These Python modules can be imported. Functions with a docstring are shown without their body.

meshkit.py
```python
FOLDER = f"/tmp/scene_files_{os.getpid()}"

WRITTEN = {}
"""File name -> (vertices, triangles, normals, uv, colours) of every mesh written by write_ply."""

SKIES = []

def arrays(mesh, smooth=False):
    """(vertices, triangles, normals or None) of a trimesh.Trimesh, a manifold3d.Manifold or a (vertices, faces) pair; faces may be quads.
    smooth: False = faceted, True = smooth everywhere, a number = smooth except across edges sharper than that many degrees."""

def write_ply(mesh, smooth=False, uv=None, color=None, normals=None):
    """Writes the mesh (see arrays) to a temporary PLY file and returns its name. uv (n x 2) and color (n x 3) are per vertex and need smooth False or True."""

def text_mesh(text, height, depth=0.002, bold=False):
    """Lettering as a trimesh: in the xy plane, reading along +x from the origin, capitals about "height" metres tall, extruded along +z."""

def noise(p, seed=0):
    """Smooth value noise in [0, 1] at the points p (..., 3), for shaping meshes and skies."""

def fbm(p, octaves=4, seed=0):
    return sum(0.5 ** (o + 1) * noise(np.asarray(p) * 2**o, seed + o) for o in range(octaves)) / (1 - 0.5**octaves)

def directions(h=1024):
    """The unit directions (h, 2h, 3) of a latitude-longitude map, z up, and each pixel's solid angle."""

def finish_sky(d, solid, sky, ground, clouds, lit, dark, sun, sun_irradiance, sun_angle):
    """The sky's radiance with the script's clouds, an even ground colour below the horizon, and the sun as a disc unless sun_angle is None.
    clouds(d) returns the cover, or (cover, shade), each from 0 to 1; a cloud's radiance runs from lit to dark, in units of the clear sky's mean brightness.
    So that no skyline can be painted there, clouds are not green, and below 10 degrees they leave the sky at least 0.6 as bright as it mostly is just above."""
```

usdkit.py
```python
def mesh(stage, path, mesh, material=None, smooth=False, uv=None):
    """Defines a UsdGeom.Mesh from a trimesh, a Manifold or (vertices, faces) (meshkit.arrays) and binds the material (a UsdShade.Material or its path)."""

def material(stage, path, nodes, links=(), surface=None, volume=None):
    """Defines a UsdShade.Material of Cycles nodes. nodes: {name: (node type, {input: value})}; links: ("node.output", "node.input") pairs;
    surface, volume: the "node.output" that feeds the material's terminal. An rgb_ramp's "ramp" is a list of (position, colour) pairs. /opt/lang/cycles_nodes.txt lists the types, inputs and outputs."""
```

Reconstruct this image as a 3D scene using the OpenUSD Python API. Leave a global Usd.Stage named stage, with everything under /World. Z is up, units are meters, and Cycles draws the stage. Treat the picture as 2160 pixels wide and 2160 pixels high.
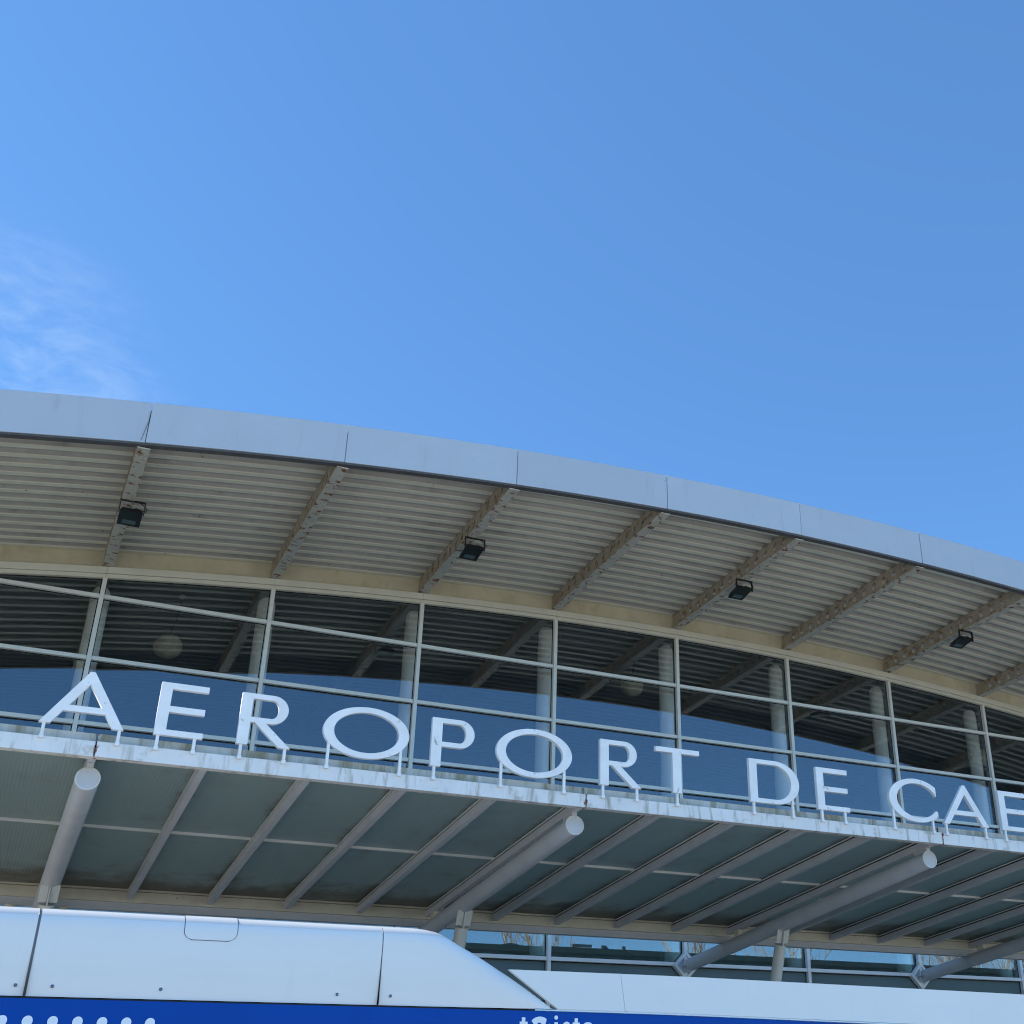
import math, random
import numpy as np
import trimesh
import usdkit
from pxr import Usd, UsdGeom, UsdLux, UsdShade, Gf, Sdf
from shapely.geometry import Polygon, Point, box as sbox, LineString
from shapely.ops import unary_union
from shapely import affinity

random.seed(7)
stage = Usd.Stage.CreateInMemory()
UsdGeom.SetStageUpAxis(stage, 'Z')
UsdGeom.SetStageMetersPerUnit(stage, 1.0)
UsdGeom.Xform.Define(stage, '/World')
UsdGeom.Scope.Define(stage, '/World/Looks')
PI = math.pi

# ------------------------------------------------------------------ camera, sky, sun, exposure
EYE = (-0.5599, -18.6209, 1.62)
YAW, PITCH, ROLL, FPX = 0.50881, 0.48147, -0.031707, 2603.01 / 2160
SHIFT = -360 / 2160                            # the photograph is the left part of a wider frame
EXPOSURE = 0.8
SUN_EL, SUN_BACK = math.radians(36.0), math.radians(27)
SUN_INT, SKY_STR = 1.25, 0.1
SKY_GAIN = (0.80, 1.16, 1.42)

cam = UsdGeom.Camera.Define(stage, '/World/camera')
cam.CreateHorizontalApertureAttr(36.0)
cam.CreateVerticalApertureAttr(36.0)
cam.CreateHorizontalApertureOffsetAttr(36.0 * SHIFT)
cam.CreateFocalLengthAttr(36.0 * FPX)
cam.CreateClippingRangeAttr(Gf.Vec2f(0.1, 5000))
cam.CreateExposureAttr(EXPOSURE)
_f = np.array([math.sin(YAW) * math.cos(PITCH), math.cos(YAW) * math.cos(PITCH), math.sin(PITCH)])
_r = np.array([math.cos(YAW), -math.sin(YAW), 0.0])
_u = np.cross(_r, _f)
_r, _u = math.cos(ROLL) * _r + math.sin(ROLL) * _u, -math.sin(ROLL) * _r + math.cos(ROLL) * _u
_m = Gf.Matrix4d(*[float(v) for v in (*_r, 0, *_u, 0, *(-_f), 0, *EYE, 1)])
UsdGeom.Xformable(cam).AddTransformOp().Set(_m)

SUN = np.array([-math.cos(SUN_BACK) * math.cos(SUN_EL), math.sin(SUN_BACK) * math.cos(SUN_EL), math.sin(SUN_EL)])
sun = UsdLux.DistantLight.Define(stage, '/World/sun')
sun.CreateIntensityAttr(SUN_INT)
sun.CreateAngleAttr(0.5)
sun.CreateColorAttr(Gf.Vec3f(1.0, 0.94, 0.84))
sun.CreateNormalizeAttr(True)
_z = SUN / np.linalg.norm(SUN)
_x = np.cross([0, 0, 1], _z); _x /= np.linalg.norm(_x)
_y = np.cross(_z, _x)
UsdGeom.Xformable(sun).AddTransformOp().Set(Gf.Matrix4d(*[float(v) for v in (*_x, 0, *_y, 0, *_z, 0, 0, 0, 60, 1)]))

# cirrus thickens towards the lower left, beyond the frame
CIR = np.array([-0.0885, 0.8745, 0.4769])
sky_mat = usdkit.material(stage, '/World/Looks/sky_look', {
    'tc': ('texture_coordinate', {}),
    'sky': ('sky_texture', {'sky_type': 'single_scattering', 'sun_disc': False, 'sun_elevation': SUN_EL,
                            'sun_rotation': math.atan2(SUN[0], SUN[1]), 'altitude': 60.0, 'air_density': 1.0,
                            'aerosol_density': 0.08, 'ozone_density': 2.5}),
    'gain': ('mix_color', {'blend_type': 'multiply', 'fac': 1.0, 'b': SKY_GAIN, 'use_clamp': False}),
    'veil': ('mix_color', {'fac': 0.38, 'b': (0.74, 2.02, 4.70), 'use_clamp': False}),
    'map': ('mapping', {'rotation': (0.0, 0.45, 0.5), 'scale': (3.2, 2.0, 9.0)}),
    'n': ('noise_texture', {'scale': 4.2, 'detail': 8.0, 'roughness': 0.66, 'distortion': 0.35}),
    'nr': ('map_range', {'range_type': 'smoothstep', 'from_min': 0.36, 'from_max': 0.80, 'to_min': 0.0, 'to_max': 1.0, 'clamp': True}),
    'dot': ('vector_math', {'math_type': 'dot_product', 'vector2': tuple(CIR)}),
    'dr': ('map_range', {'range_type': 'smoothstep', 'from_min': 0.987, 'from_max': 0.9997, 'to_min': 0.0, 'to_max': 0.22, 'clamp': True}),
    'cov': ('math', {'math_type': 'multiply'}),
    'mix': ('mix_color', {'b': (6.2, 7.0, 7.6), 'use_clamp': False}),
    'bg': ('background_shader', {'strength': SKY_STR}),
}, [('tc.generated', 'map.vector'), ('map.vector', 'n.vector'), ('n.fac', 'nr.value'), ('tc.generated', 'dot.vector1'), ('dot.value', 'dr.value'),
    ('nr.result', 'cov.value1'), ('dr.result', 'cov.value2'), ('sky.color', 'gain.a'), ('gain.result', 'veil.a'), ('veil.result', 'mix.a'), ('cov.value', 'mix.fac'),
    ('mix.result', 'bg.color')], surface='bg.background')
dome = UsdLux.DomeLight.Define(stage, '/World/sky')
UsdShade.MaterialBindingAPI.Apply(dome.GetPrim()).Bind(sky_mat)
dome.GetPrim().SetCustomDataByKey('kind', 'structure')

# ------------------------------------------------------------------ helpers
_used = {}


def numbered(parent, name):
    k = (parent, name)
    n = _used.get(k, -1) + 1
    _used[k] = n
    return name if n == 0 else '%s_%03d' % (name, n)


_base = {}


def keys(p, label=None, category=None, group=None, kind=None):
    for k, v in (('label', label), ('category', category), ('group', group), ('kind', kind)):
        if v:
            p.SetCustomDataByKey(k, v)
    return p


def thing(name, loc, label, category, group=None, rotz=0.0):
    x = UsdGeom.Xform.Define(stage, '/World/' + numbered('/World', name))
    x.AddTranslateOp().Set(Gf.Vec3d(*map(float, loc)))
    if rotz:
        x.AddRotateZOp().Set(float(rotz))
    _base[str(x.GetPath())] = np.array(loc, float)
    return keys(x.GetPrim(), label, category, group)


def copy_of(root, loc, label, rotz=0.0, scale=None):
    d = root.GetCustomData()
    name = root.GetName()
    while name[-1].isdigit() or name[-1] == '_':
        name = name[:-1]
    x = UsdGeom.Xform.Define(stage, '/World/' + numbered('/World', name))
    x.AddTranslateOp().Set(Gf.Vec3d(*map(float, loc)))
    if rotz:
        x.AddRotateZOp().Set(float(rotz))
    p = x.GetPrim()
    p.GetReferences().AddInternalReference(root.GetPath())
    p.SetInstanceable(True)
    return keys(p, label, d['category'], d.get('group'))


def obj(name, mesh, mat, parent=None, smooth=False, label=None, local=False):
    """ONE mesh of the scene; its points are given in world metres unless local."""
    pp = str(parent.GetPath()) if parent is not None else '/World'
    path = pp + '/' + numbered(pp, name)
    if isinstance(mesh, MB):
        mesh = mesh.get()
    v, f = (np.asarray(mesh.vertices, float), np.asarray(mesh.faces)) if hasattr(mesh, 'vertices') else mesh
    if not local:
        q = pp
        while q not in _base and q.count('/') > 1:
            q = q.rsplit('/', 1)[0]
        v = np.asarray(v, float) - _base.get(q, 0)
    m = usdkit.mesh(stage, path, (v, f), mat, smooth=smooth)
    if label:
        m.GetPrim().SetCustomDataByKey('label', label)
    return m.GetPrim()


def struct(name, mesh, mat):
    p = obj(name, mesh, mat)
    return keys(p, kind='structure')


class MB:
    def __init__(self):
        self.v, self.f, self.n = [], [], 0

    def add(self, v, f):
        v, f = np.asarray(v, float), np.asarray(f, int)
        if f.shape[1] == 4:
            f = np.vstack([f[:, [0, 1, 2]], f[:, [0, 2, 3]]])
        self.v.append(v); self.f.append(f + self.n); self.n += len(v)
        return self

    def mesh(self, m):
        return self.add(m.vertices, m.faces)

    def box(self, x0, x1, y0, y1, z0, z1):
        v = [(x, y, z) for x in (x0, x1) for y in (y0, y1) for z in (z0, z1)]
        return self.add(v, [(0, 1, 3, 2), (4, 6, 7, 5), (0, 4, 5, 1), (2, 3, 7, 6), (0, 2, 6, 4), (1, 5, 7, 3)])

    def bar(self, p0, p1, w, h, up=(0, 0, 1)):
        """A square bar from p0 to p1, w across and h along up (both centred)."""
        p0, p1, up = np.array(p0, float), np.array(p1, float), np.array(up, float)
        d = p1 - p0; d /= np.linalg.norm(d)
        s = np.cross(d, up); s /= np.linalg.norm(s)
        u = np.cross(s, d)
        v = [p + a * s * w / 2 + b * u * h / 2 for p in (p0, p1) for a in (-1, 1) for b in (-1, 1)]
        return self.add(v, [(0, 1, 3, 2), (4, 6, 7, 5), (0, 4, 5, 1), (2, 3, 7, 6), (0, 2, 6, 4), (1, 5, 7, 3)])

    def tube(self, pts, r, n=16, caps=True):
        pts = np.array(pts, float)
        r = np.broadcast_to(np.asarray(r, float), len(pts))
        d = np.gradient(pts, axis=0)
        d /= np.linalg.norm(d, axis=1, keepdims=True)
        ref = np.array([0, 0, 1.0]) if abs(d[0][2]) < 0.9 else np.array([1.0, 0, 0])
        V = []
        for p, t, rr in zip(pts, d, r):
            a = np.cross(ref, t); a /= np.linalg.norm(a)
            b = np.cross(t, a)
            V += [p + rr * (math.cos(q) * a + math.sin(q) * b) for q in np.arange(n) * 2 * PI / n]
        F = []
        for i in range(len(pts) - 1):
            for j in range(n):
                k = (j + 1) % n
                F += [(i * n + j, i * n + k, (i + 1) * n + k), (i * n + j, (i + 1) * n + k, (i + 1) * n + j)]
        if caps:
            e = (len(pts) - 1) * n
            F += [(0, j + 1, j) for j in range(1, n - 1)] + [(e, e + j, e + j + 1) for j in range(1, n - 1)]
        return self.add(V, F)

    def grid(self, P):
        """A sheet through the points P[i][j]."""
        P = np.asarray(P, float)
        a, b = P.shape[:2]
        i = np.arange(a * b).reshape(a, b)
        return self.add(P.reshape(-1, 3), np.stack([i[:-1, :-1], i[1:, :-1], i[1:, 1:], i[:-1, 1:]], -1).reshape(-1, 4))

    def strip(self, xs, y0, y1, lo, hi):
        """A curved wall along x from y0 to y1 thick, between lo(x) and hi(x)."""
        xs = list(xs)
        v = []
        for x in xs:
            v += [(x, y0, lo(x)), (x, y1, lo(x)), (x, y1, hi(x)), (x, y0, hi(x))]
        f = []
        for i in range(len(xs) - 1):
            for j in range(4):
                k = (j + 1) % 4
                f.append((i * 4 + k, i * 4 + j, i * 4 + 4 + j, i * 4 + 4 + k))
        e = 4 * (len(xs) - 1)
        f += [(0, 1, 2, 3), (e + 3, e + 2, e + 1, e)]
        return self.add(v, f)

    def poly_xz(self, poly, y_front, depth):
        """A shape in the x, z plane, its front at y_front, depth thick towards +y."""
        for g in getattr(poly, 'geoms', [poly]):
            if g.is_empty or g.area < 1e-7:
                continue
            m = trimesh.creation.extrude_polygon(g, depth, engine='earcut')
            v = m.vertices
            self.add(np.stack([v[:, 0], y_front + depth - v[:, 2], v[:, 1]], 1), m.faces)
        return self

    def poly_yz(self, poly, x0, depth):
        for g in getattr(poly, 'geoms', [poly]):
            if g.is_empty or g.area < 1e-7:
                continue
            m = trimesh.creation.extrude_polygon(g, depth, engine='earcut')
            v = m.vertices
            self.add(np.stack([x0 + v[:, 2], v[:, 0], v[:, 1]], 1), m.faces)
        return self

    def get(self):
        return np.vstack(self.v), np.vstack(self.f)


def lin(a, b, n):
    return np.linspace(a, b, n)


# ------------------------------------------------------------------ materials
def paint(name, col, rough=0.5, var=0.1, scale=5.0, spots=None, streaks=None, bump=0.02, bev=0.0, spec=0.4, coat=0.0, metallic=0.0, joint_rust=False, vary=0.0):
    """Worn paint. spots / streaks: (colour, from, to, scale) of a noise threshold; streaks run down."""
    lo = tuple(c * (1 - var) for c in col)
    hi = tuple(min(1, c * (1 + var)) for c in col)
    N = {'g': ('geometry', {}), 'n': ('noise_texture', {'scale': scale, 'detail': 5.0, 'roughness': 0.6}),
         'r': ('rgb_ramp', {'ramp': [(0.3, lo), (0.7, hi)]}),
         'p': ('principled_bsdf', {'roughness': rough, 'specular_ior_level': spec, 'metallic': metallic, 'coat_weight': coat, 'coat_roughness': 0.08})}
    L = [('g.position', 'n.vector'), ('n.fac', 'r.fac')]
    out = 'r.color'
    for tag, s in (('a', streaks), ('b', spots)):
        if not s:
            continue
        c, f0, f1, sc = s
        N['m' + tag] = ('mapping', {'scale': (1.0, 1.0, 0.16) if tag == 'a' else (1, 1, 1), 'location': (3.1, 1.7, 0.4)})
        N['n' + tag] = ('noise_texture', {'scale': sc, 'detail': 6.0, 'roughness': 0.65, 'distortion': 0.3})
        N['k' + tag] = ('map_range', {'range_type': 'smoothstep', 'from_min': f0, 'from_max': f1, 'to_min': 0.0, 'to_max': 1.0, 'clamp': True})
        N['x' + tag] = ('mix_color', {'b': c})
        L += [('g.position', 'm%s.vector' % tag), ('m%s.vector' % tag, 'n%s.vector' % tag), ('n%s.fac' % tag, 'k%s.value' % tag),
              ('k%s.result' % tag, 'x%s.fac' % tag), (out, 'x%s.a' % tag)]
        out = 'x%s.result' % tag
    if joint_rust:
        N['sx'] = ('separate_xyz', {})
        N['pp'] = ('math', {'math_type': 'pingpong', 'value2': 2.4})
        N['jn'] = ('noise_texture', {'scale': 26.0, 'detail': 4.0})
        N['js'] = ('math', {'math_type': 'multiply_add', 'value2': -0.11, 'value3': 0.075})
        N['jd'] = ('math', {'math_type': 'add'})
        N['jk'] = ('map_range', {'from_min': 0.018, 'from_max': 0.035, 'to_min': 1.0, 'to_max': 0.0, 'clamp': True})
        N['jx'] = ('mix_color', {'b': (0.24, 0.09, 0.03)})
        L += [('g.position', 'sx.vector'), ('sx.x', 'pp.value1'), ('g.position', 'jn.vector'), ('jn.fac', 'js.value1'), ('pp.value', 'jd.value1'),
              ('js.value', 'jd.value2'), ('jd.value', 'jk.value'), ('jk.result', 'jx.fac'), (out, 'jx.a')]
        out = 'jx.result'
    if vary:
        N['oi'] = ('object_info', {})
        N['ov'] = ('map_range', {'from_min': 0.0, 'from_max': 1.0, 'to_min': 1.0 - vary, 'to_max': 1.0 + vary, 'clamp': True})
        N['oh'] = ('hsv', {})
        L += [('oi.random', 'ov.value'), ('ov.result', 'oh.value'), (out, 'oh.color')]
        out = 'oh.color'
    L.append((out, 'p.base_color'))
    if bump or bev:
        if bev:
            N['bv'] = ('bevel', {'radius': bev, 'samples': 4})
        if bump:
            N['bn'] = ('noise_texture', {'scale': scale * 9, 'detail': 3.0})
            N['bp'] = ('bump', {'strength': 0.25, 'distance': bump * 0.1})
            L += [('g.position', 'bn.vector'), ('bn.fac', 'bp.height'), ('bp.normal', 'p.normal')]
            if bev:
                L.append(('bv.bevel', 'bp.normal'))
        else:
            L.append(('bv.bevel', 'p.normal'))
    return usdkit.material(stage, '/World/Looks/' + name, N, L, surface='p.BSDF')


GRIME = (0.20, 0.19, 0.12)
RUST = (0.20, 0.075, 0.025)
M = {}
M['letter'] = paint('letter_paint', (0.78, 0.765, 0.73), 0.45, 0.07, 5, spots=((0.36, 0.35, 0.27), 0.625, 0.74, 9), bev=0.006)
M['canopy_edge'] = paint('canopy_edge_paint', (0.71, 0.695, 0.66), 0.5, 0.06, 3, streaks=((0.34, 0.32, 0.25), 0.50, 0.72, 9), spots=((0.42, 0.40, 0.32), 0.55, 0.72, 5), bev=0.006, joint_rust=True)
M['ledge'] = paint('ledge_paint', (0.50, 0.49, 0.44), 0.6, 0.12, 4, streaks=((0.25, 0.23, 0.15), 0.42, 0.66, 6), joint_rust=True)
M['steel'] = paint('grey_steel_paint', (0.55, 0.56, 0.58), 0.45, 0.06, 3, spots=((0.14, 0.12, 0.10), 0.70, 0.76, 22), bev=0.006)
M['cap'] = paint('tube_cap_paint', (0.66, 0.66, 0.64), 0.5, 0.05, 5, spots=((0.50, 0.44, 0.32), 0.5, 0.7, 8), bev=0.004)
M['back_beam'] = paint('cream_beam_paint', (0.68, 0.62, 0.48), 0.55, 0.08, 4, spots=((0.22, 0.15, 0.09), 0.64, 0.74, 14), bev=0.005)
M['column'] = paint('leaning_column_paint', (0.66, 0.63, 0.58), 0.5, 0.06, 4, spots=((0.2, 0.15, 0.1), 0.70, 0.77, 20))
M['mullion'] = paint('window_frame_paint', (0.78, 0.765, 0.71), 0.4, 0.05, 4, bump=0.0, bev=0.004)
M['purlin'] = paint('cross_bar_paint', (0.86, 0.85, 0.79), 0.4, 0.04, 4, bump=0)
M['trim'] = paint('cream_trim_paint', (0.73, 0.69, 0.57), 0.5, 0.05, 3, bev=0.004)
M['frieze'] = paint('cream_wall_paint', (0.62, 0.555, 0.40), 0.6, 0.08, 2.5, spots=((0.50, 0.42, 0.27), 0.48, 0.78, 3))
M['rib'] = paint('soffit_rib_paint', (0.74, 0.71, 0.58), 0.5, 0.06, 3, spots=((0.20, 0.17, 0.13), 0.66, 0.70, 17))  # lighter cream puts the ground-lit look of the crests into the colour
M['soffit'] = paint('soffit_deck_paint', (0.43, 0.42, 0.39), 0.55, 0.07, 2, streaks=((0.26, 0.255, 0.24), 0.5, 0.8, 1.6), spots=((0.13, 0.11, 0.09), 0.66, 0.69, 19))  # greyer tone paints in part of the shade between the crests
M['beam'] = paint('perforated_beam_paint', (0.40, 0.335, 0.25), 0.6, 0.14, 4, spots=((0.24, 0.135, 0.07), 0.52, 0.66, 8))
M['flange'] = paint('flange_paint', (0.52, 0.50, 0.43), 0.55, 0.10, 4, streaks=((0.40, 0.30, 0.20), 0.56, 0.68, 7), spots=(RUST, 0.56, 0.60, 9.5))
M['fascia'] = paint('roof_edge_cladding', (0.45, 0.475, 0.50), 0.36, 0.03, 1.2, streaks=((0.38, 0.40, 0.41), 0.54, 0.82, 6), spots=((0.20, 0.20, 0.19), 0.71, 0.74, 15), bump=0.0, bev=0.005, vary=0.035)
M['dark_trim'] = paint('dark_trim', (0.09, 0.085, 0.085), 0.5, 0.1, 4)
M['roof'] = paint('roof_sheet', (0.42, 0.43, 0.44), 0.5, 0.06, 1)
M['gasket'] = paint('black_rubber', (0.012, 0.012, 0.013), 0.6, 0.1, 6, bump=0)
M['wall'] = paint('plain_wall', (0.30, 0.30, 0.29), 0.7, 0.06, 1)
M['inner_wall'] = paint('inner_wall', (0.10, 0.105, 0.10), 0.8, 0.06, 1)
M['inner_col'] = paint('inner_column_paint', (0.84, 0.82, 0.74), 0.5, 0.04, 3)
M['inner_deck'] = paint('inner_deck_paint', (0.24, 0.255, 0.255), 0.6, 0.06, 2)
M['black'] = paint('black_metal', (0.018, 0.018, 0.02), 0.45, 0.15, 8, bev=0.003)
M['lantern'] = paint('paper_lantern', (0.50, 0.46, 0.34), 0.8, 0.15, 9, spots=((0.2, 0.18, 0.12), 0.60, 0.72, 6))
M['bus_white'] = paint('bus_white_paint', (0.70, 0.695, 0.665), 0.28, 0.015, 1.5, streaks=((0.67, 0.665, 0.635), 0.55, 0.85, 5), bump=0.0, bev=0.004, coat=0.35)
M['bus_blue'] = paint('bus_blue_paint', (0.0, 0.058, 0.31), 0.45, 0.04, 1.5, bump=0.0, spec=0.12)
M['bus_dark'] = paint('bus_dark_gap', (0.012, 0.012, 0.016), 0.5, 0.1, 4, bump=0)
M['bus_roof'] = paint('bus_roof_skin', (0.45, 0.43, 0.42), 0.6, 0.08, 3)
M['decal'] = paint('white_vinyl', (0.74, 0.77, 0.80), 0.45, 0.02, 4, bump=0)
M['seam'] = paint('bus_seam', (0.16, 0.175, 0.20), 0.5, 0.1, 4, bump=0)
M['bolt'] = paint('bolt_metal', (0.16, 0.16, 0.19), 0.4, 0.1, 20, metallic=0.6)
M['rail'] = paint('bright_rail', (0.55, 0.55, 0.60), 0.22, 0.05, 6, metallic=0.9, bump=0)
M['tyre'] = paint('tyre_rubber', (0.02, 0.02, 0.02), 0.8, 0.1, 6)
M['grass'] = paint('grass_ground', (0.05, 0.065, 0.03), 0.95, 0.25, 0.5)
M['concrete'] = paint('pale_concrete', (0.52, 0.49, 0.42), 0.9, 0.10, 0.6)
M['lane'] = paint('worn_lane', (0.24, 0.23, 0.20), 0.9, 0.12, 0.6)
M['pavement'] = paint('pale_pavement', (0.44, 0.41, 0.35), 0.85, 0.12, 0.8)
M['bark'] = paint('pale_bark', (0.36, 0.28, 0.20), 0.9, 0.2, 4)
M['far_wall'] = paint('far_wall', (0.16, 0.16, 0.13), 0.8, 0.08, 0.5)
M['spandrel'] = paint('spandrel_glass', (0.12, 0.165, 0.165), 0.12, 0.05, 1.5, bump=0, spec=0.6)
M['lens'] = paint('lamp_glass', (0.02, 0.026, 0.026), 0.25, 0.05, 5, bump=0)
M['led'] = paint('lamp_emitter', (0.09, 0.13, 0.14), 0.25, 0.05, 5, bump=0)


def glass(name, tint, base, gloss=(0.80, 0.92, 1.0)):
    """Coated glazing: a clear sheet that mirrors by the angle of view (both faces count)."""
    return usdkit.material(stage, '/World/Looks/' + name, {
        'w': ('layer_weight', {'blend': 0.5}), 'q': ('math', {'math_type': 'power', 'value2': 5.0}),
        'm': ('math', {'math_type': 'multiply_add', 'value2': 1.0 - base, 'value3': base, 'use_clamp': True}),
        't': ('transparent_bsdf', {'color': tint}), 'g': ('glossy_bsdf', {'color': gloss, 'roughness': 0.0}), 'x': ('mix_closure', {})},
        [('w.facing', 'q.value1'), ('q.value', 'm.value1'), ('m.value', 'x.fac'), ('t.BSDF', 'x.closure1'), ('g.BSDF', 'x.closure2')], surface='x.closure')


M['glass'] = glass('window_glass', (0.945, 0.955, 0.955), 0.125, (0.84, 0.92, 0.97))
M['glass_low'] = glass('lower_window_glass', (0.85, 0.92, 0.90), 0.21, (0.90, 0.96, 1.0))
M['bus_glass'] = glass('bus_window_glass', (0.10, 0.11, 0.12), 0.05)

# ribbed translucent canopy sheet, dirtier towards its low end
M['sheet'] = usdkit.material(stage, '/World/Looks/canopy_sheet', {
    'g': ('geometry', {}), 'xyz': ('separate_xyz', {}), 'n': ('noise_texture', {'scale': 2.3, 'detail': 6.0, 'roughness': 0.65}),
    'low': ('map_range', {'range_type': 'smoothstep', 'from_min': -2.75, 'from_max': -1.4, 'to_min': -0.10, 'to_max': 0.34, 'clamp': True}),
    'pp': ('math', {'math_type': 'pingpong', 'value2': 0.48}),
    'side': ('map_range', {'range_type': 'smoothstep', 'from_min': 0.02, 'from_max': 0.15, 'to_min': 0.16, 'to_max': 0.0, 'clamp': True}),
    'add': ('math', {'math_type': 'add'}), 'add2': ('math', {'math_type': 'add'}),
    'k': ('map_range', {'range_type': 'smoothstep', 'from_min': 0.44, 'from_max': 0.85, 'to_min': 0.0, 'to_max': 0.85, 'clamp': True}),
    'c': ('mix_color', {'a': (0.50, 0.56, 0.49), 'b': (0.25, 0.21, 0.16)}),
    'yd': ('math', {'math_type': 'add', 'value2': 4.12}), 'ya': ('math', {'math_type': 'absolute'}),
    'dust': ('map_range', {'range_type': 'smoothstep', 'from_min': 0.02, 'from_max': 0.14, 'to_min': 0.55, 'to_max': 0.0, 'clamp': True}),
    'dn': ('math', {'math_type': 'multiply'}), 'c2': ('mix_color', {'b': (0.60, 0.60, 0.55)}),
    'w': ('wave_texture', {'wave_type': 'bands', 'bands_direction': 'x', 'scale': 9.0, 'distortion': 0.0}),
    'b': ('bump', {'strength': 0.5, 'distance': 0.004}),
    'd': ('principled_bsdf', {'roughness': 0.34, 'specular_ior_level': 0.5}), 't': ('translucent_bsdf', {}), 'x': ('mix_closure', {'fac': 0.5})},
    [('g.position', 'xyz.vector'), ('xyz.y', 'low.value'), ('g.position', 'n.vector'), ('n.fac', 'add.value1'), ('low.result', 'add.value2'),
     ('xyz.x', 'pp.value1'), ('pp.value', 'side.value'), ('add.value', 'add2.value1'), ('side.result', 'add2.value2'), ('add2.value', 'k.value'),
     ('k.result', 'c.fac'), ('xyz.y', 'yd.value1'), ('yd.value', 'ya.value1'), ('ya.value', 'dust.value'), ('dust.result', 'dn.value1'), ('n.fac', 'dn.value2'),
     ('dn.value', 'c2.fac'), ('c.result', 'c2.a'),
     ('c2.result', 'd.base_color'), ('c2.result', 't.color'), ('g.position', 'w.vector'), ('w.fac', 'b.height'), ('b.normal', 'd.normal'),
     ('d.BSDF', 'x.closure1'), ('t.BSDF', 'x.closure2')], surface='x.closure')

# ------------------------------------------------------------------ ground
S = 2.4                                       # window bay


def sheet(x0, x1, y0, y1, z):
    return MB().add([(x0, y0, z), (x1, y0, z), (x1, y1, z), (x0, y1, z)], [(0, 1, 2, 3)])


struct('ground', sheet(-900, 900, -900, 900, -0.012), M['grass'])
struct('road', sheet(-300, 300, -12.6, -6.2, -0.004), M['lane'])
struct('pavement', MB().box(-60, 80, -6.08, -0.02, -0.2, 0.12), M['pavement'])
struct('kerb', MB().box(-60, 80, -6.2, -6.083, -0.2, 0.125), M['pavement'])
struct('forecourt', sheet(-300, 300, -60, -12.6, 0.002), M['concrete'])

# ------------------------------------------------------------------ terminal building
K0, K1 = -3, 11
XM, CURV = 9.9, 0.0063


def z_soffit(x): return 10.52 - CURV * (x - XM) ** 2
def z_edge_low(x): return 10.29 - 0.0072 * (x - 10.40) ** 2
def z_edge_top(x): return z_edge_low(x) + 0.568
def slope(x): return (z_edge_low(x) + 0.205 - z_soffit(x)) / 4.25
def z_deck(x, y): return z_soffit(x) - slope(x) * y
def z_head(x): return z_soffit(x) - 0.447


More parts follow.
